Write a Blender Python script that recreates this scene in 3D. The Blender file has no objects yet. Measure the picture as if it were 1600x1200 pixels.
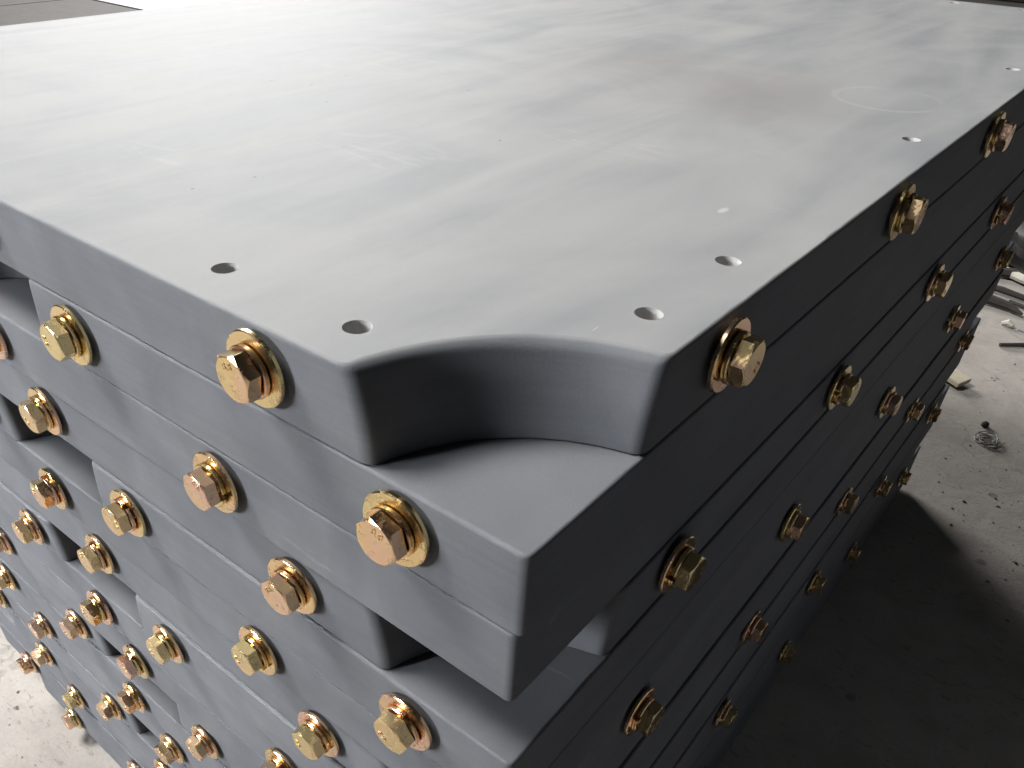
import bpy, bmesh, math, random
from mathutils import Vector, Matrix
from mathutils.geometry import tessellate_polygon

random.seed(7)
scene = bpy.context.scene
COL = scene.collection

# ------------------------------------------------------------------ dimensions (metres)
T = 0.038            # slab pitch
GAP = 0.0002
NS = 18              # slabs in the stack
BAT = 0.010          # packing strips under the stack
TOP = NS * T + BAT   # height of the stack's top face
W, L = 0.757, 1.150  # slab: x from -W to 0, y from 0 to L

# ------------------------------------------------------------------ camera
R = ((0.772890884779514, 0.6340991495327746, 0.023620939577945796),
     (0.4120110967323151, -0.47318541581911955, -0.7786799203944552),
     (-0.4825831911641416, 0.6115667018550717, -0.6269765807332327))
cd = bpy.data.cameras.new('camera')
cam = bpy.data.objects.new('camera', cd)
COL.objects.link(cam)
m = Matrix.Identity(4)
for i in range(3):
    m[i][0] = R[0][i]; m[i][1] = -R[1][i]; m[i][2] = -R[2][i]
m[0][3], m[1][3], m[2][3] = 0.09970, -0.15335, 0.13319 + TOP
cam.matrix_world = m
cd.sensor_width = 36.0
cd.lens = 1248.666 / 1600 * 36.0
cd.shift_x = 55.75 / 1600
cd.shift_y = 172.88 / 1600
cd.clip_start = 0.01
cd.clip_end = 200
scene.camera = cam

# ------------------------------------------------------------------ light: a shed lit through openings on one side
world = bpy.data.worlds.new('World')
scene.world = world
world.use_nodes = True
bg = world.node_tree.nodes['Background']
bg.inputs['Color'].default_value = (0.80, 0.88, 1.0, 1)
bg.inputs['Strength'].default_value = 0.014

def area(name, loc, target, sx, sy, power, col):
    ld = bpy.data.lights.new(name, 'AREA')
    ld.shape = 'RECTANGLE'; ld.size = sx; ld.size_y = sy
    ld.energy = power; ld.color = col
    o = bpy.data.objects.new(name, ld)
    o.location = loc
    o.rotation_euler = (Vector(target) - Vector(loc)).to_track_quat('-Z', 'Y').to_euler()
    COL.objects.link(o)
    return o
area('doorway_light', (-9.4, 6.6, 4.5), (-0.3, 0.6, 0.6), 5.0, 3.6, 1880, (1.0, 0.99, 0.975))
wl = area('window_light', (-3.05, -4.2, 1.75), (-0.66, -0.05, 0.36), 1.3, 1.4, 15.5, (0.915, 0.95, 1.0))
wl.data.spread = math.radians(24)          # beam narrowed to keep this light out of the gap beside the stack
area('rooflight', (-2.6, -0.8, 4.0), (-0.4, 0.3, 0.6), 1.4, 1.4, 410, (1.0, 0.99, 0.975))

vs = scene.view_settings
vs.view_transform = 'Standard'; vs.look = 'None'
vs.exposure = 0.0; vs.gamma = 1.0
vs.use_curve_mapping = False
scene.render.engine = 'CYCLES'

# ------------------------------------------------------------------ node helpers
def mat(name):
    mt = bpy.data.materials.new(name); mt.use_nodes = True
    nt = mt.node_tree
    return mt, nt, nt.nodes['Principled BSDF']
def N(nt, typ, **kw):
    n = nt.nodes.new(typ)
    for k, v in kw.items():
        if hasattr(n, k) and k not in ('Scale',): setattr(n, k, v)
    return n
def setin(n, **kw):
    for k, v in kw.items(): n.inputs[k.replace('_', ' ')].default_value = v
    return n
def link(nt, a, b): nt.links.new(a, b)
def math_n(nt, op, a, b=None, c=None, clamp=False):
    n = nt.nodes.new('ShaderNodeMath'); n.operation = op; n.use_clamp = clamp
    for i, v in enumerate((a, b, c)):
        if v is None: continue
        if isinstance(v, (int, float)): n.inputs[i].default_value = v
        else: nt.links.new(v, n.inputs[i])
    return n.outputs[0]
def smooth(nt, v, lo, hi, a=0.0, b=1.0):
    n = nt.nodes.new('ShaderNodeMapRange'); n.interpolation_type = 'SMOOTHSTEP'
    nt.links.new(v, n.inputs[0])
    for i, x in zip((1, 2, 3, 4), (lo, hi, a, b)): n.inputs[i].default_value = x
    return n.outputs[0]
def mixc(nt, fac, a, b, typ='MIX'):
    n = nt.nodes.new('ShaderNodeMix'); n.data_type = 'RGBA'; n.blend_type = typ
    for i, v in ((0, fac), (6, a), (7, b)):
        if isinstance(v, (int, float)): n.inputs[i].default_value = v
        elif isinstance(v, tuple): n.inputs[i].default_value = v if len(v) == 4 else v + (1,)
        else: nt.links.new(v, n.inputs[i])
    return n.outputs[2]
def noise(nt, vec, scale, detail=4, rough=0.5, dist=0.0, W_=None):
    n = nt.nodes.new('ShaderNodeTexNoise')
    if W_ is not None:
        n.noise_dimensions = '4D'
        nt.links.new(W_, n.inputs['W'])
    nt.links.new(vec, n.inputs['Vector'])
    n.inputs['Scale'].default_value = scale; n.inputs['Detail'].default_value = detail
    n.inputs['Roughness'].default_value = rough; n.inputs['Distortion'].default_value = dist
    return n.outputs['Fac']
def mapping(nt, vec, loc=(0,0,0), rot=(0,0,0), sc=(1,1,1)):
    n = nt.nodes.new('ShaderNodeMapping')
    nt.links.new(vec, n.inputs[0])
    n.inputs['Location'].default_value = loc; n.inputs['Rotation'].default_value = rot; n.inputs['Scale'].default_value = sc
    return n.outputs[0]
def bump(nt, h, strength, dist, prev=None):
    n = nt.nodes.new('ShaderNodeBump'); n.inputs['Strength'].default_value = strength; n.inputs['Distance'].default_value = dist
    nt.links.new(h, n.inputs['Height'])
    if prev is not None: nt.links.new(prev, n.inputs['Normal'])
    return n.outputs[0]

# ------------------------------------------------------------------ slate
def slate(name, marks=False):
    mt, nt, b = mat(name)
    tc = nt.nodes.new('ShaderNodeTexCoord'); v = tc.outputs['Object']
    oi = nt.nodes.new('ShaderNodeObjectInfo')
    rw = math_n(nt, 'MULTIPLY', oi.outputs['Random'], 40.0)
    st = mapping(nt, v, rot=(0, 0, math.radians(14)), sc=(5.0, 1.0, 5.0))
    n1 = noise(nt, st, 4.0, 5, 0.55, 0.8, rw)            # broad polishing streaks
    n2 = noise(nt, v, 5.5, 4, 0.5, 1.6, rw)              # cloudy dust
    n3 = noise(nt, v, 900.0, 2, 0.6)                     # grain
    sw = mapping(nt, v, sc=(3, 3, 160))
    n4 = noise(nt, sw, 2.5, 3, 0.6, 0.0, rw)             # faint saw lines along the sides
    f = math_n(nt, 'MULTIPLY_ADD', n1, 0.55, math_n(nt, 'MULTIPLY', n2, 0.45))
    f = smooth(nt, f, 0.30, 0.70)
    c = mixc(nt, f, (0.088, 0.092, 0.101), (0.130, 0.134, 0.142))
    g = math_n(nt, 'MULTIPLY_ADD', n3, 0.16, 0.92)
    c = mixc(nt, 1.0, c, nt.nodes.new('ShaderNodeCombineColor').outputs[0], 'MULTIPLY') if False else c
    hsv = nt.nodes.new('ShaderNodeHueSaturation')
    link(nt, c, hsv.inputs['Color'])
    val = math_n(nt, 'MULTIPLY', g, math_n(nt, 'MULTIPLY_ADD', n4, 0.24, 0.88))
    val = math_n(nt, 'MULTIPLY', val, math_n(nt, 'MULTIPLY_ADD', oi.outputs['Random'], 0.10, 0.95))
    link(nt, val, hsv.inputs['Value'])
    c = hsv.outputs[0]
    # pale scuffs, sparse
    sc1 = noise(nt, mapping(nt, v, rot=(0.3, 0.2, 0.9), sc=(1.0, 9.0, 4.0)), 16.0, 3, 0.6, 1.2, rw)
    scf = math_n(nt, 'MULTIPLY', smooth(nt, sc1, 0.64, 0.78), smooth(nt, n2, 0.45, 0.62))
    c = mixc(nt, math_n(nt, 'MULTIPLY', scf, 0.55), c, (0.24, 0.24, 0.24))
    if marks:
        sep = nt.nodes.new('ShaderNodeSeparateXYZ'); link(nt, v, sep.inputs[0])
        X, Y = sep.outputs[0], sep.outputs[1]
        topm = smooth(nt, sep.outputs[2], T * 0.97, T * 0.99)
        dust = math_n(nt, 'MULTIPLY', topm, math_n(nt, 'MULTIPLY_ADD', f, 0.62, 0.22))
        c = mixc(nt, dust, c, (0.200, 0.199, 0.193))
        wob = math_n(nt, 'MULTIPLY_ADD', noise(nt, v, 30, 2), 0.010, -0.005)
        def dist(cx, cy, rx=1.0, ry=1.0):
            dx = math_n(nt, 'MULTIPLY', math_n(nt, 'ADD', X, -cx), 1 / rx)
            dy = math_n(nt, 'MULTIPLY', math_n(nt, 'ADD', Y, -cy), 1 / ry)
            return math_n(nt, 'SQRT', math_n(nt, 'ADD', math_n(nt, 'MULTIPLY', dx, dx), math_n(nt, 'MULTIPLY', dy, dy)))
        # the cup-ring stain
        d = math_n(nt, 'ADD', dist(-0.068, 0.528), math_n(nt, 'MULTIPLY', wob, 0.25))
        ring = smooth(nt, math_n(nt, 'ABSOLUTE', math_n(nt, 'ADD', d, -0.037)), 0.0004, 0.0042, 1.0, 0.0)
        ring = math_n(nt, 'MULTIPLY', ring, smooth(nt, noise(nt, v, 14, 2), 0.36, 0.56))
        c = mixc(nt, math_n(nt, 'MULTIPLY', ring, math_n(nt, 'MULTIPLY', topm, 0.30)), c, (0.25, 0.245, 0.225))
        # wiped smears of slate slurry
        sm = noise(nt, mapping(nt, v, rot=(0, 0, math.radians(-28)), sc=(1.0, 3.6, 1.0)), 12.0, 5, 0.6, 2.6)
        area_m = None
        for cx, cy, rx, ry in ((-0.235, 0.182, 0.075, 0.035), (-0.150, 0.285, 0.065, 0.035), (-0.33, 0.09, 0.05, 0.02), (-0.40, 0.36, 0.12, 0.06)):
            a = smooth(nt, dist(cx, cy, rx, ry), 0.35, 1.0, 1.0, 0.0)
            area_m = a if area_m is None else math_n(nt, 'MAXIMUM', area_m, a)
        sme = math_n(nt, 'MULTIPLY', smooth(nt, sm, 0.48, 0.72), area_m)
        c = mixc(nt, math_n(nt, 'MULTIPLY', sme, math_n(nt, 'MULTIPLY', topm, 0.30)), c, (0.245, 0.24, 0.23))
        br = math_n(nt, 'MULTIPLY', smooth(nt, dist(-0.20, 0.47, 0.20, 0.17), 0.0, 1.0, 1.0, 0.0), smooth(nt, noise(nt, v, 6, 4, 0.6, 1.0), 0.30, 0.70))
        c = mixc(nt, math_n(nt, 'MULTIPLY', br, math_n(nt, 'MULTIPLY', topm, 0.7)), c, (0.122, 0.112, 0.106))
        # a pale chip mark and a few dark crumbs
        chip = smooth(nt, dist(-0.0523, 0.2265, 0.0024, 0.0056), 0.4, 1.1, 1.0, 0.0)
        nick = smooth(nt, dist(-0.0312, 0.079, 0.0005, 0.0030), 0.5, 1.1, 0.5, 0.0)
        c = mixc(nt, math_n(nt, 'MULTIPLY', math_n(nt, 'MAXIMUM', chip, nick), 0.6), c, (0.33, 0.32, 0.29))
        dk = None
        for cx, cy in ((-0.2545, 0.1034), (-0.262, 0.071), (-0.42, 0.25), (-0.39, 0.262), (-0.395, 0.30), (-0.345, 0.235), (-0.30, 0.33), (-0.205, 0.245)):
            a = smooth(nt, dist(cx, cy), 0.0006, 0.0013, 1.0, 0.0)
            dk = a if dk is None else math_n(nt, 'MAXIMUM', dk, a)
        c = mixc(nt, math_n(nt, 'MULTIPLY', dk, 0.7), c, (0.04, 0.035, 0.03))
    link(nt, c, b.inputs['Base Color'])
    link(nt, math_n(nt, 'MULTIPLY_ADD', f, 0.08, 0.70), b.inputs['Roughness'])
    b.inputs['Specular IOR Level'].default_value = 0.24
    bm1 = bump(nt, n3, 0.22, 0.0004)
    bm2 = bump(nt, n2, 0.05, 0.004, bm1)
    link(nt, bm2, b.inputs['Normal'])
    return mt
M_SLATE = slate('slate')
M_SLATE_TOP = slate('honed_slate', True)

# ------------------------------------------------------------------ yellow zinc plating
def zinc(name, dark=0.0):
    mt, nt, b = mat(name)
    tc = nt.nodes.new('ShaderNodeTexCoord'); oi = nt.nodes.new('ShaderNodeObjectInfo')
    rw = math_n(nt, 'MULTIPLY', oi.outputs['Random'], 30.0)
    n1 = noise(nt, tc.outputs['Object'], 55, 3, 0.5, 0.6, rw)
    n2 = noise(nt, tc.outputs['Object'], 500, 2, 0.5)
    ramp = nt.nodes.new('ShaderNodeValToRGB')
    e = ramp.color_ramp.elements
    e[0].position = 0.30; e[0].color = (0.83, 0.67, 0.33, 1)
    e[1].position = 0.72; e[1].color = (0.86, 0.56, 0.43, 1)
    k = e.new(0.5); k.color = (0.88, 0.62, 0.33, 1)
    s = math_n(nt, 'ADD', n1, math_n(nt, 'MULTIPLY_ADD', oi.outputs['Random'], 0.46, -0.25))
    link(nt, s, ramp.inputs[0])
    n5 = noise(nt, tc.outputs['Object'], 160, 4, 0.65, 1.0, rw)
    dull = math_n(nt, 'MULTIPLY', smooth(nt, n5, 0.50, 0.66), 0.55)
    link(nt, mixc(nt, dull, ramp.outputs[0], (0.42, 0.33, 0.19)), b.inputs['Base Color'])
    b.inputs['Metallic'].default_value = 1.0
    link(nt, math_n(nt, 'ADD', math_n(nt, 'MULTIPLY_ADD', n1, 0.14, 0.12), math_n(nt, 'MULTIPLY', dull, 0.30)), b.inputs['Roughness'])
    return mt
M_ZINC = zinc('yellow_zinc')

# ------------------------------------------------------------------ concrete floor
def concrete(name='concrete', k=1.0):
    mt, nt, b = mat(name)
    tc = nt.nodes.new('ShaderNodeTexCoord'); v = tc.outputs['Object']
    n1 = noise(nt, v, 1.3, 6, 0.6, 0.4)
    n2 = noise(nt, v, 14, 5, 0.6, 0.8)
    n3 = noise(nt, v, 220, 3, 0.6)
    n4 = noise(nt, mapping(nt, v, rot=(0, 0, 0.5), sc=(1, 3.0, 1)), 42, 3, 0.6, 1.5)
    f = smooth(nt, math_n(nt, 'MULTIPLY_ADD', n1, 0.6, math_n(nt, 'MULTIPLY', n2, 0.4)), 0.34, 0.66)
    c = mixc(nt, f, (0.225, 0.207, 0.191), (0.305, 0.284, 0.257))
    pit = smooth(nt, n4, 0.58, 0.70)
    c = mixc(nt, math_n(nt, 'MULTIPLY', pit, 0.45), c, (0.10, 0.095, 0.09))
    vor = nt.nodes.new('ShaderNodeTexVoronoi'); vor.inputs['Scale'].default_value = 9.0
    link(nt, v, vor.inputs['Vector'])
    sp = smooth(nt, vor.outputs['Distance'], 0.05, 0.085, 1.0, 0.0)
    c = mixc(nt, math_n(nt, 'MULTIPLY', sp, 0.5), c, (0.07, 0.065, 0.06))
    cv = nt.nodes.new('ShaderNodeTexVoronoi'); cv.feature = 'DISTANCE_TO_EDGE'; cv.inputs['Scale'].default_value = 1.9
    wv = nt.nodes.new('ShaderNodeVectorMath'); wv.operation = 'MULTIPLY_ADD'
    nv = nt.nodes.new('ShaderNodeTexNoise'); nv.inputs['Scale'].default_value = 6.0; nv.inputs['Detail'].default_value = 5; link(nt, v, nv.inputs['Vector'])
    link(nt, nv.outputs['Color'], wv.inputs[0]); wv.inputs[1].default_value = (0.25, 0.25, 0); link(nt, v, wv.inputs[2]); link(nt, wv.outputs[0], cv.inputs['Vector'])
    crack = math_n(nt, 'MULTIPLY', smooth(nt, cv.outputs['Distance'], 0.0015, 0.006, 1.0, 0.0), smooth(nt, n1, 0.42, 0.56))
    c = mixc(nt, math_n(nt, 'MULTIPLY', crack, 0.25), c, (0.06, 0.055, 0.05))
    hs = nt.nodes.new('ShaderNodeHueSaturation'); link(nt, c, hs.inputs['Color'])
    link(nt, math_n(nt, 'MULTIPLY', math_n(nt, 'MULTIPLY_ADD', n3, 0.3, 0.85), k), hs.inputs['Value'])
    link(nt, hs.outputs[0], b.inputs['Base Color'])
    b.inputs['Roughness'].default_value = 0.8
    b.inputs['Specular IOR Level'].default_value = 0.15
    link(nt, bump(nt, n3, 0.25, 0.002, bump(nt, n2, 0.3, 0.006)), b.inputs['Normal'])
    return mt
M_CONC = concrete()
M_CONC_FAR = concrete('dimmed_concrete', 0.22)  # same concrete, colour darkened to stand in for light fading with distance
def plain(name, col, rough, var=0.25, scale=40, metallic=0.0):
    mt, nt, b = mat(name)
    tc = nt.nodes.new('ShaderNodeTexCoord')
    n = noise(nt, tc.outputs['Object'], scale, 4, 0.6, 0.5)
    c = mixc(nt, n, tuple(x * (1 - var) for x in col), tuple(min(1, x * (1 + var)) for x in col))
    link(nt, c, b.inputs['Base Color']); b.inputs['Roughness'].default_value = rough
    b.inputs['Metallic'].default_value = metallic
    link(nt, bump(nt, n, 0.2, 0.002), b.inputs['Normal'])
    return mt
M_WOOD = plain('raw_timber', (0.42, 0.34, 0.22), 0.7, 0.3, 60)
M_PALEWOOD = plain('pale_timber', (0.40, 0.36, 0.27), 0.65, 0.2, 60)
M_DRILL = plain('drilled_slate', (0.34, 0.335, 0.325), 0.8, 0.15, 300)
M_GRIT = plain('stone_grit', (0.17, 0.155, 0.145), 0.9, 0.6, 9)
M_BLACK = plain('black_plastic', (0.015, 0.014, 0.015), 0.45, 0.3, 20)
M_WHITE = plain('white_strap', (0.40, 0.385, 0.33), 0.5, 0.1, 30)
M_TWIG = plain('dark_wire', (0.022, 0.017, 0.015), 0.85, 0.3, 80)
M_WIRE = plain('grey_wire', (0.20, 0.20, 0.19), 0.4, 0.3, 80)
M_BOARD = plain('pale_board', (0.10, 0.096, 0.102), 0.6, 0.12, 6)

# ------------------------------------------------------------------ object helpers
def obj(name, bm, mt, parent=None, loc=None, smooth_angle=None):
    me = bpy.data.meshes.new(name)
    bm.normal_update(); bm.to_mesh(me); bm.free()
    me.materials.append(mt)
    o = bpy.data.objects.new(name, me); COL.objects.link(o)
    if parent: o.parent = parent
    if loc: o.location = loc
    if smooth_angle is not None:
        for p in me.polygons: p.use_smooth = True
        me.set_sharp_from_angle(angle=math.radians(smooth_angle))
    return o
def tag(o, label, cat, group=None):
    o['label'] = label; o['category'] = cat
    if group: o['group'] = group
    return o

# ------------------------------------------------------------------ slab outlines
def bez(a, c, b, n):
    out = []
    for i in range(n + 1):
        t = i / n
        out.append(tuple((1 - t) ** 2 * a[k] + 2 * t * (1 - t) * c[k] + t * t * b[k] for k in (0, 1)))
    return out
def arc_pts(cx, cy, r, a0, a1, n):
    return [(cx + r * math.cos(a0 + (a1 - a0) * i / n), cy + r * math.sin(a0 + (a1 - a0) * i / n)) for i in range(n + 1)]
def corner_notch(dr=0.0):
    """corner pocket at the corner (0,0); slab lies in x<0, y>0. From the y=0 edge round to the x=0 edge; dr flares the cut."""
    c, r = (0.015, -0.015), 0.0860 + dr
    h = math.sqrt(r * r - c[0] ** 2)
    a0 = math.atan2(0 - c[1], -h)             # where the arc meets y=0
    a1 = math.atan2(h, 0 - c[0])
    e = 0.062; f = 0.006                         # trimmed for the corner rounding
    arc = arc_pts(c[0], c[1], r, a0 - e, a1 + e, 30)
    p0 = (c[0] - h, 0.0); p1 = (0.0, c[1] + h)
    out = [(p, i / 8) for i, p in enumerate(bez((p0[0] - f, 0.0), p0, arc[0], 8)[:-1])]
    out += [(p, 1.0) for p in arc]
    out += [(p, 1 - i / 8) for i, p in enumerate(bez(arc[-1], p1, (0.0, p1[1] + f), 8)) if i]
    return out
def side_notch(dr=0.0):
    """side pocket centred on x=0 of the y=0 edge, walked from -x to +x."""
    c, r = (0.0, -0.010), 0.0525 + dr * 0.7
    h = math.sqrt(r * r - c[1] ** 2)
    a0 = math.atan2(-c[1], -h); a1 = math.atan2(-c[1], h)
    e = 0.10
    arc = arc_pts(c[0], c[1], r, a0 - e, a1 + e, 24)
    b0 = bez((-h - 0.007, 0), (-h, 0), arc[0], 5); b1 = bez(arc[-1], (h, 0), (h + 0.007, 0), 5)
    return [(p, i / 5) for i, p in enumerate(b0[:-1])] + [(p, 1.0) for p in arc] + [(p, 1 - i / 5) for i, p in enumerate(b1) if i]
def round_corner(px, py, dx0, dy0, dx1, dy1, r=0.004):
    a = (px - dx0 * r, py - dy0 * r); b = (px + dx1 * r, py + dy1 * r)
    return [(p, 0.0) for p in bez(a, (px, py), b, 5)]
def outline(kind, dr=0.0):
    """counter-clockwise from (-W,0); list of ((x,y), pocket weight)"""
    pts = []
    nt_ = corner_notch(dr)
    # corner (-W,0)
    if kind == 'C': pts += [((-W - p[0], p[1]), w) for p, w in reversed(nt_)]
    else: pts += round_corner(-W, 0, 0, -1, 1, 0)
    if kind == 'B': pts += [((p[0] - 0.3715, p[1]), w) for p, w in side_notch(dr)]
    # corner (0,0)
    if kind == 'A': pts += nt_
    else: pts += round_corner(0, 0, 1, 0, 0, 1)
    # corner (0,L)
    if kind == 'A': pts += [((p[0], L - p[1]), w) for p, w in reversed(nt_)]
    else: pts += round_corner(0, L, 0, 1, -1, 0)
    if kind == 'B': pts += [((p[0] - 0.3715, L - p[1]), w) for p, w in reversed(side_notch(dr))]
    # corner (-W,L)
    if kind == 'C': pts += [((-W - p[0], L - p[1]), w) for p, w in nt_]
    else: pts += round_corner(-W, L, -1, 0, 0, -1)
    return pts
HOLES = [(-.172, .0228), (-.0957, .0227), (-.0228, .103), (-.0227, .170), (-.0224, .428), (-.0246, .722), (-.0227, L - .170), (-.0228, L - .103),
         (-.174, L - .0215), (-.0957, L - .0225), (-.43, .0228), (-.60, .0228)]
from mathutils import noise as mnoise
def slab_mesh(kind, holes=(), seed=0.0):
    bm = bmesh.new()
    H = T - GAP
    hs = [0, .00012, .0004, .0009, .0016, .0025, .0036, .005, .007, .010, .015, .021, .028, .034, .0365, .0372, H]
    def ease(h, r):
        return r - math.sqrt(max(0.0, r * r - (r - h) ** 2)) if h < r else 0.0
    raw0 = outline(kind, 0.0072)
    counts = [max(1, int(math.hypot(raw0[(i + 1) % len(raw0)][0][0] - p[0], raw0[(i + 1) % len(raw0)][0][1] - p[1]) / 0.007)) if math.hypot(raw0[(i + 1) % len(raw0)][0][0] - p[0], raw0[(i + 1) % len(raw0)][0][1] - p[1]) > 0.02 else 1 for i, (p, w) in enumerate(raw0)]
    rings = []
    for h in hs:
        dr = 0.0072 * max(0.0, 1 - h / 0.036) ** 1.6          # the pocket wall flares towards the top
        raw = outline(kind, dr); pts = []
        for i_, (p_, w_) in enumerate(raw):
            q_, w2_ = raw[(i_ + 1) % len(raw)]
            pts.append((p_, w_))
            k_ = counts[i_]
            pts += [((p_[0] + (q_[0] - p_[0]) * j_ / k_, p_[1] + (q_[1] - p_[1]) * j_ / k_), 0.0) for j_ in range(1, k_)]
        n = len(pts)
        P = [Vector(p) for p, w in pts]; ring = []
        for i in range(n):
            a = (P[i] - P[i - 1]).normalized(); b = (P[(i + 1) % n] - P[i]).normalized()
            t = (a + b).normalized(); w = pts[i][1]
            jn = mnoise.noise(Vector((P[i].x * 22, P[i].y * 22, seed))) + 0.6 * mnoise.noise(Vector((P[i].x * 75, P[i].y * 75, seed + 3)))
            v = ease(h, max(0.0008, 0.0014 + 0.0006 * jn) + 0.0024 * w) + ease(H - h, max(0.0003, 0.0006 + 0.0003 * mnoise.noise(Vector((P[i].x * 60, P[i].y * 60, seed + 9)))))
            ring.append(bm.verts.new((P[i].x - t.y * v, P[i].y + t.x * v, H - h)))
        rings.append(ring)
    for a, b in zip(rings, rings[1:]):
        for i in range(n):
            j = (i + 1) % n
            bm.faces.new((a[i], b[i], b[j], a[j])).smooth = True
    NH = 28
    def cap(ring, z, up, holes=()):
        loops = [[v.co.copy() for v in ring]]; vv = list(ring); hv = []
        for hx, hy in holes:
            rr = 0.0055
            c = [bm.verts.new((hx + rr * math.cos(2 * math.pi * k / NH), hy + rr * math.sin(2 * math.pi * k / NH), z)) for k in range(NH)]
            loops.append([v.co.copy() for v in c]); vv += c; hv.append(c)
        for tri in tessellate_polygon(loops):
            a, b, c = (vv[k] for k in tri)
            if ((b.co - a.co).cross(c.co - a.co)).z * (1 if up else -1) < 0: a, b, c = a, c, b
            try: bm.faces.new((a, b, c)).smooth = False
            except ValueError: pass
        return hv
    t_ = cap(rings[0], H, True, holes)
    hl = holes
    cap(rings[-1], 0.0, False)
    b_ = [[bm.verts.new((hx + 0.0053 * math.cos(2 * math.pi * k / NH), hy + 0.0053 * math.sin(2 * math.pi * k / NH), H - 0.0065)) for k in range(NH)] for hx, hy in hl]
    for c_ in b_: bm.faces.new(c_).material_index = 1
    for a, b in zip(t_, b_):
        # slightly eased hole mouth
        for k in range(NH):
            j = (k + 1) % NH
            f_ = bm.faces.new((a[j], a[k], b[k], b[j])[::-1]); f_.material_index = 1; f_.smooth = True
    bm.normal_update()
    me = bpy.data.meshes.new('billiard_slate')
    bm.to_mesh(me); bm.free()
    me.set_sharp_from_angle(angle=math.radians(38))
    for p in me.polygons:
        zs = [me.vertices[k].co.z for k in p.vertices]
        p.use_smooth = max(zs) - min(zs) > 1e-6
    return me
VAR = {(k, v): slab_mesh(k, (), 1.7 * v + ord(k)) for k in 'ABC' for v in range(3)}
MESH = {k: VAR[k, 0] for k in 'ABC'}
MESH_TOP = slab_mesh('A', HOLES, 5.0)

# ------------------------------------------------------------------ bolts: axis along +z of the mesh, z=0 on the slab's face
def ring_verts(bm, r, z, n, ph=0.0): return [bm.verts.new((r * math.cos(ph + 2 * math.pi * k / n), r * math.sin(ph + 2 * math.pi * k / n), z)) for k in range(n)]
def lathe(bm, prof, n=48):
    rs = [ring_verts(bm, r, z, n) for r, z in prof]
    for a, b in zip(rs, rs[1:]):
        for k in range(n):
            j = (k + 1) % n; bm.faces.new((a[k], a[j], b[j], b[k]))
    return rs
STAND = 0.0022                     # the bolts are only run in by hand: the washer stands off the stone
def washer_mesh():
    bm = bmesh.new(); z0, z1 = STAND, STAND + 0.0023
    rs = lathe(bm, [(0.0082, z0), (0.0151, z0), (0.0155, z0 + .0004), (0.0155, z1 - .0005), (0.0150, z1), (0.0084, z1), (0.0082, z1 - .0002)], 56)
    for k in range(56):
        j = (k + 1) % 56; bm.faces.new((rs[-1][k], rs[-1][j], rs[0][j], rs[0][k]))
    return bm
def spring_mesh():
    """split lock washer with its cut and slight helix"""
    bm = bmesh.new(); z0 = STAND + 0.0023; h = 0.0033; n = 54; gapa = 0.16
    secs = []
    for k in range(n + 1):
        a = gapa + (2 * math.pi - 2 * gapa) * k / n
        dz = 0.0007 * k / n
        sec = []
        for r, z in ((0.0075, 0.0), (0.0104, 0.0), (0.0108, .0004), (0.0108, h - .0014), (0.0104, h - .0010), (0.0075, h - .0010)):
            sec.append(bm.verts.new((r * math.cos(a), r * math.sin(a), z0 + 0.0001 + z + dz)))
        secs.append(sec)
    m_ = len(secs[0])
    for a, b in zip(secs, secs[1:]):
        for k in range(m_):
            j = (k + 1) % m_; bm.faces.new((a[k], b[k], b[j], a[j]))
    bm.faces.new(secs[0]); bm.faces.new(secs[-1][::-1])
    bmesh.ops.recalc_face_normals(bm, faces=bm.faces)
    return bm
HEAD0 = STAND + 0.0023 + 0.0034
HEADH = 0.0060
def head_mesh():
    bm = bmesh.new()
    af = 0.0180; rc = af / math.sqrt(3); z0, z1 = HEAD0, HEAD0 + HEADH
    n = 72
    rf = af / 2 * 0.965
    def hexr(a):
        a = (a + math.pi / 6) % (math.pi / 3) - math.pi / 6
        return (af / 2) / math.cos(a)
    ang = [2 * math.pi * k / n for k in range(n)]
    slope = math.tan(math.radians(30))
    topc = [bm.verts.new((rf * math.cos(a), rf * math.sin(a), z1)) for a in ang]
    up = []; lo = []
    for a in ang:
        r = hexr(a); z = z1 - (r - rf) * slope
        up.append(bm.verts.new((r * math.cos(a), r * math.sin(a), z)))
        lo.append(bm.verts.new((r * math.cos(a), r * math.sin(a), z0)))
    bm.faces.new(topc)
    for k in range(n):
        j = (k + 1) % n
        bm.faces.new((up[k], up[j], topc[j], topc[k])); bm.faces.new((lo[k], lo[j], up[j], up[k]))
    bm.faces.new(lo[::-1])
    s = lathe(bm, [(0.0070, -0.030), (0.0070, HEAD0 + .0005)], 28)
    bm.faces.new(s[0][::-1])
    return bm
def text_mesh(txt, size, z):
    cu = bpy.data.curves.new('mark', 'FONT'); cu.body = txt; cu.size = size; cu.extrude = 0.00022
    cu.align_x = 'CENTER'; cu.align_y = 'CENTER'; cu.resolution_u = 3
    o = bpy.data.objects.new('mark', cu); COL.objects.link(o)
    dg = bpy.context.evaluated_depsgraph_get(); dg.update()
    me = bpy.data.meshes.new_from_object(o.evaluated_get(dg))
    me.transform(Matrix.Translation((0, 0.0049, z)))
    bpy.data.objects.remove(o)
    me.materials.clear(); me.materials.append(M_ZINC)
    return me
_w = obj('washer', washer_mesh(), M_ZINC, smooth_angle=30); ME_W = _w.data
_s = obj('lock_washer', spring_mesh(), M_ZINC, smooth_angle=30); ME_S = _s.data
_h = obj('bolt', head_mesh(), M_ZINC, smooth_angle=22); ME_H = _h.data
for o in (_w, _s, _h): bpy.data.objects.remove(o)
ME_T = text_mesh('8.8', 0.0047, HEAD0 + HEADH)
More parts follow.
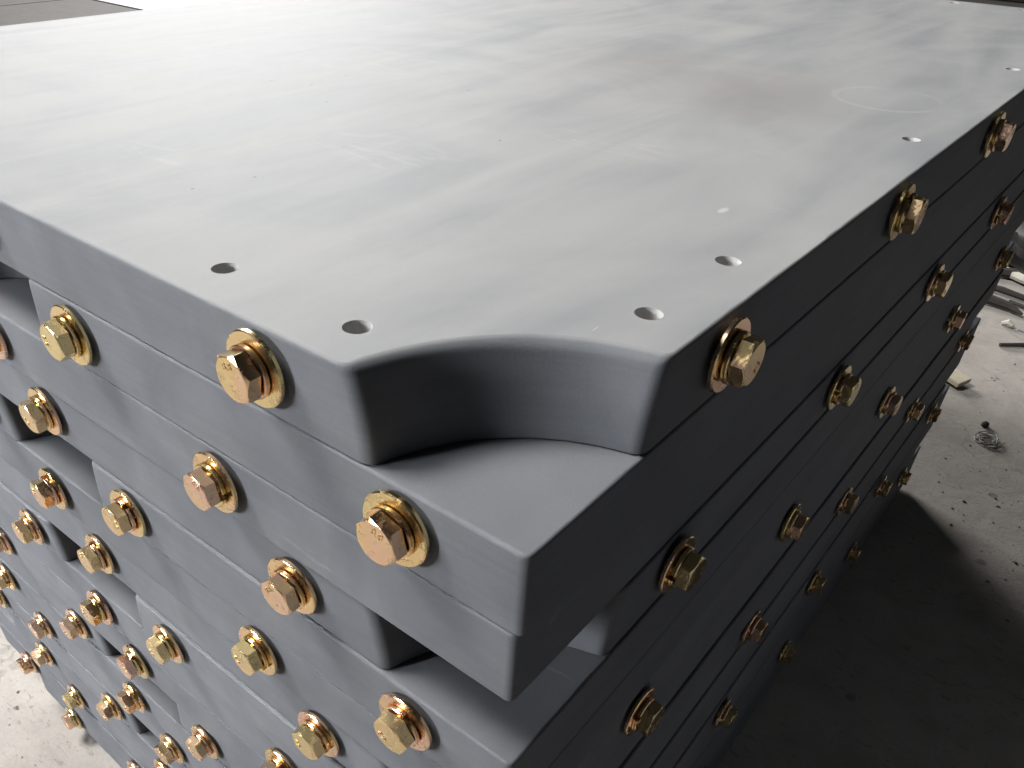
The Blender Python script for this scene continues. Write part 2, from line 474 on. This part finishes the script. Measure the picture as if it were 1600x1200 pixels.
def add_bolt(slab, pos, axis, ang):
    """axis: world direction the bolt head points to; ang: turn of the hexagon"""
    b = bpy.data.objects.new('bolt', ME_H); COL.objects.link(b); b.parent = slab
    q = Vector(axis).to_track_quat('Z', 'Y')
    tilt = Matrix.Rotation(random.uniform(-.03, .03), 4, 'X') @ Matrix.Rotation(random.uniform(-.03, .03), 4, 'Y')
    b.matrix_local = Matrix.Translation(pos) @ q.to_matrix().to_4x4() @ tilt @ Matrix.Rotation(ang, 4, 'Z')
    w = bpy.data.objects.new('washer', ME_W); COL.objects.link(w); w.parent = b
    drop = Vector((0, 0, -1)); inv = b.matrix_local.to_3x3().inverted()
    d = inv @ Vector((0, 0, -random.uniform(0.0004, 0.0011)))
    w.location = (d.x, d.y, 0)
    s = bpy.data.objects.new('lock_washer', ME_S); COL.objects.link(s); s.parent = b
    s.rotation_euler = (0, 0, random.uniform(0, 6.28))
    t = bpy.data.objects.new('head_marking', ME_T); COL.objects.link(t); t.parent = b
    t.rotation_euler = (0, 0, random.choice((0, 1, 2, 3, 4, 5)) * math.pi / 3 + math.pi / 6)
    return b

# ------------------------------------------------------------------ floor and stack
def sheet(x0, y0, x1, y1, z):
    bm = bmesh.new(); bm.faces.new([bm.verts.new(c) for c in ((x0, y0, z), (x1, y0, z), (x1, y1, z), (x0, y1, z))]); return bm
fl = obj('floor', sheet(-3.2, -30, 30, 6.0, 0.0), M_CONC); fl['kind'] = 'structure'
fl4 = obj('floor', sheet(-5.885, -30, -3.2, 60, 0.0), M_CONC_FAR); fl4['kind'] = 'structure'  # far floor sheets carry the painted-in light falloff
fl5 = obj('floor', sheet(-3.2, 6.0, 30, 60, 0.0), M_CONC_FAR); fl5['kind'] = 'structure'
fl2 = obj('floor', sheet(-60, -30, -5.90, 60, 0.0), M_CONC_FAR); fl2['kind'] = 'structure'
fl3 = obj('floor_joint', sheet(-5.95, -30, -5.84, 60, -0.02), M_TWIG); fl3['kind'] = 'structure'

def box_bm(x0, y0, z0, x1, y1, z1, bev=0.0):
    bm = bmesh.new(); bmesh.ops.create_cube(bm, size=1)
    for v in bm.verts:
        v.co = Vector(((x0 + x1) / 2 + v.co.x * (x1 - x0), (y0 + y1) / 2 + v.co.y * (y1 - y0), (z0 + z1) / 2 + v.co.z * (z1 - z0)))
    if bev: bmesh.ops.bevel(bm, geom=list(bm.edges), offset=bev, segments=2, affect='EDGES')
    return bm
for y, nm in ((0.22, 'under the corner where the bolts begin'), (0.58, 'under the middle of the slate stack'), (0.95, 'under the far end of the slate stack')):
    o = obj('timber_batten', box_bm(-W + .03, y, 0.0003, -0.02, y + .06, BAT), M_WOOD)
    tag(o, 'thin timber packing strip ' + nm, 'batten', 'packing strips under the stack')

ORD = ['topmost', 'second', 'third', 'fourth', 'fifth', 'sixth', 'seventh', 'eighth', 'ninth', 'tenth', 'eleventh', 'twelfth', 'thirteenth',
       'fourteenth', 'fifteenth', 'sixteenth', 'seventeenth', 'bottom']
KIND = {'A': 'rounded corner pocket cut out', 'B': 'side pocket notch in its edge', 'C': 'plain square near corner'}
NEARX = {'A': (-.1245, -.345, -.560), 'B': (-.0545, -.274, -.456, -.679), 'C': (-.168, -.382, -.604)}
SIDEY = (.1245, .341, .559, .782, 1.005)
ANG = {(1, 0): -0.23, (2, 0): 0.25, (2, 1): 0.12, (3, 0): 0.20, (4, 0): 0.22, (5, 0): 0.60, (6, 0): 0.45}
OFF = {1: (0, 0), 2: (0.0006, -0.0004), 3: (-0.0016, -0.0005), 4: (-0.0004, 0.0008), 5: (0.001, -0.0006)}
for s in range(1, NS + 1):
    kind = 'ABC'[(s - 1) % 3]
    z = TOP - s * T
    o = bpy.data.objects.new('billiard_slate', MESH_TOP if s == 1 else VAR[kind, ((s - 1) // 3) % 3]); COL.objects.link(o)
    ox, oy = OFF.get(s, (random.uniform(-.0016, .0016), random.uniform(-.0016, .0012)))
    o.location = (ox, oy, z)
    if s == 1:
        lab = 'topmost grey slate slab of the stack, honed top face with drilled holes and corner pocket'
    elif s == NS:
        lab = 'bottom grey slate slab of the stack, resting on packing strips just above the floor'
    else:
        lab = 'grey slate %s from the top of the stack, %s' % (ORD[s - 1], KIND[kind])
    tag(o, lab, 'slate', 'slates in the stack')
    bz = T * 0.55
    for i, x in enumerate(NEARX[kind]):
        add_bolt(o, (x + random.uniform(-.0015, .0015), 0.0, bz), (0, -1, 0), ANG.get((s, i), random.uniform(0, 1.047)))
    for i, x in enumerate(NEARX[kind][:2]):
        add_bolt(o, (x, L, bz), (0, 1, 0), random.uniform(0, 1.047))
    if kind == 'A':
        for i, y in enumerate(SIDEY):
            add_bolt(o, (0.0, y + random.uniform(-.002, .002), bz), (1, 0, 0), random.uniform(0, 1.047) if (s, i) != (1, 0) else 0.35)
for me in list(VAR.values()): me.materials.append(M_SLATE)
MESH_TOP.materials.append(M_SLATE_TOP); MESH_TOP.materials.append(M_DRILL)

# added unseen stack across a narrow gap: keeps floor bounce off the shaded side
for s in range(NS):
    o = bpy.data.objects.new('billiard_slate', MESH['C']); COL.objects.link(o)
    o.location = (0.46 + W + random.uniform(-.002, .002), -0.26 + random.uniform(-.002, .002), BAT * 0 + 0.0005 + s * T)
    tag(o, 'plain grey slate in the added unseen stack that blocks light across the narrow gap', 'slate', 'slates in the added light-blocking stack')

# ------------------------------------------------------------------ things on the floor beyond the stack
def tube(pts, r, n=8, closed=False):
    bm = bmesh.new(); rings = []
    P = [Vector(p) for p in pts]
    for i, p in enumerate(P):
        t = ((P[min(i + 1, len(P) - 1)] - P[max(i - 1, 0)])).normalized()
        u = t.cross(Vector((0, 0, 1)));  u = u.normalized() if u.length > 1e-4 else Vector((1, 0, 0))
        w = u.cross(t).normalized(); rr = r if isinstance(r, (int, float)) else r[i]
        rings.append([bm.verts.new(p + (u * math.cos(2 * math.pi * k / n) + w * math.sin(2 * math.pi * k / n)) * rr) for k in range(n)])
    for a, b in zip(rings, rings[1:]):
        for k in range(n):
            j = (k + 1) % n; bm.faces.new((a[k], b[k], b[j], a[j]))
    bm.faces.new(rings[0]); bm.faces.new(rings[-1][::-1])
    bmesh.ops.recalc_face_normals(bm, faces=bm.faces)
    return bm
# offcut of wood
bm = box_bm(-.11, -.020, 0, .045, .020, .010, .001)
o = obj('wood_offcut', bm, M_PALEWOOD, loc=(-0.052, 1.585, 0.012)); o.rotation_euler = (0.05, 0.10, -0.38)
tag(o, 'short pale timber offcut lying on the concrete past the stack', 'offcut')
# wire tangle
pts = []
for k in range(70):
    a = k * 0.55
    pts.append((0.026 * math.cos(a) * (1 + .3 * math.sin(a * .37)), 0.030 * math.sin(a) * (1 + .3 * math.cos(a * .23)), 0.003 + 0.012 * (0.5 + 0.5 * math.sin(a * 1.3))))
o = obj('wire_tangle', tube(pts, 0.0013, 6), M_WIRE, loc=(0.074, 1.395, 0.0)); o.scale = (0.62, 0.62, 0.62); tag(o, 'small tangle of thin grey wire on the bare concrete', 'wire')
o = obj('nail_head', tube([(0, 0, 0.0), (0.002, 0.001, 0.006), (0.003, 0.002, 0.010)], [0.006, 0.007, 0.004], 10), M_TWIG, loc=(0.058, 1.445, 0.0003))
o.name = 'stone_chip'; tag(o, 'small dark stone chip beside the wire tangle', 'stone')
# sack with a white strap
def sack():
    bm = bmesh.new(); bmesh.ops.create_icosphere(bm, subdivisions=4, radius=1.0)
    from mathutils import noise as mn
    for v in bm.verts:
        c = v.co.normalized()
        d = 1 + 0.16 * mn.noise(c * 2.2) + 0.07 * mn.noise(c * 6.0) + 0.03 * mn.noise(c * 14)
        x, y, z = c * d
        z = max(-0.55, z)
        v.co = Vector((x * 0.30, y * 0.22, (z + 0.55) * 0.125))
    return bm
o = obj('plastic_sack', sack(), M_BLACK, loc=(0.09, 2.46, 0.0), smooth_angle=60)
tag(o, 'slumped black plastic sack on the floor behind the stack', 'sack')
pts = [(-0.20, -0.10, 0.006), (-0.16, -0.16, 0.010), (-0.09, -0.20, 0.010), (0.0, -0.23, 0.008), (0.10, -0.25, 0.006)]
o = obj('white_strap', tube(pts, 0.011, 8), M_WHITE, loc=(0.06, 2.42, 0.006)); tag(o, 'white plastic strap curled in front of the black sack', 'strap')
def twig(loc, pts, r, mt, label, name='twig'):
    o = obj(name, tube(pts, r, 7), mt, loc=loc); tag(o, label, 'twig' if name == 'twig' else 'wire'); return o
twig((-0.03, 2.10, 0.012), [(-.10, .02, 0), (-.03, .012, .004), (.03, .0, .002), (.08, .03, .004)], [0.006, .008, .007, .003], M_TWIG, 'dark bent twig lying on the floor beyond the offcut')
twig((0.0, 2.10, 0.006), [(.03, .0, 0.004), (.06, -.05, .003), (.085, -.12, .0)], [0.004, .004, .002], M_TWIG, 'thin dark twig branching off across the floor')
twig((-0.05, 2.02, 0.010), [(-.09, .0, 0), (-.02, .015, .004), (.03, .008, .002), (.06, -.01, .0)], [0.008, .012, .010, .003], M_TWIG, 'thick short dark twig nearest the slate stack')
twig((0.035, 2.16, 0.008), [(-.04, -.005, 0), (.02, .008, .002), (.09, .02, .0)], [0.008, .009, .006], M_TWIG, 'straight black stick in front of the sack')
twig((0.035, 1.845, 0.006), [(-.03, -.03, 0), (.01, .0, .002), (.06, .02, .0), (.12, .03, 0)], [0.004, .005, .005, .004], M_TWIG, 'slim dark stick lying alone on the concrete')
twig((0.03, 1.935, 0.003), [(-.01, .0, 0), (.03, -.01, .001), (.07, -.03, .0)], [0.002, .002, .0015], M_WIRE, 'bit of pale wire on the concrete', 'wire_piece')
twig((-0.005, 1.935, 0.006), [(-.012, .0, 0), (.0, .004, .004), (.012, 0, .0)], [0.004, .008, .005], M_WHITE, 'small white crumb of plaster on the concrete', 'plaster_crumb')
twig((-0.02, 2.22, 0.010), [(-.12, .0, 0), (-.04, .02, .006), (.04, .01, .004), (.12, .04, .0)], [0.010, .014, .012, .005], M_TWIG, 'thick dark branch lying against the black sack')
twig((0.03, 2.05, 0.006), [(-.06, .03, 0), (.0, .0, .004), (.05, -.015, .0)], [0.004, .005, .003], M_TWIG, 'short crooked dark twig between the stick and the thick twig')
# pale board lying far across the floor
o = obj('pale_board', box_bm(-7.4, 3.02, 0.0004, -4.6, 6.4, 0.006, .0008), M_BOARD)
tag(o, 'wide pale board lying flat on the far floor behind the stack', 'board')
o = obj('timber_baulk', box_bm(-3.2, 8.2, 0.0004, -0.4, 8.5, 0.28, .01), M_TWIG)
tag(o, 'dark heavy timber baulk on the floor far behind the stack', 'timber')
# grit, chips of stone and swept dust nobody could count
bm = bmesh.new()
for k in range(900):
    if k < 560: x, y = random.uniform(0.02, 0.40), random.uniform(0.9, 2.6)
    else: x, y = random.uniform(-1.3, -0.5), random.uniform(-0.45, -0.02)
    r = 0.0008 + 0.0032 * random.random() ** 3
    vs_ = []
    for q in range(6):
        a = q * math.pi / 3 + random.uniform(-.4, .4); rr = r * random.uniform(.5, 1.2)
        vs_.append(bm.verts.new((x + rr * 1.3 * math.cos(a), y + rr * math.sin(a), 0.0002)))
    tp = bm.verts.new((x + random.uniform(-.3, .3) * r, y, 0.0002 + r * random.uniform(.5, 1.0)))
    for q in range(6): bm.faces.new((vs_[q], vs_[(q + 1) % 6], tp))
o = obj('floor_grit', bm, M_GRIT); o['kind'] = 'stuff'; o['label'] = 'loose grit and stone chips scattered over the concrete'; o['category'] = 'grit'
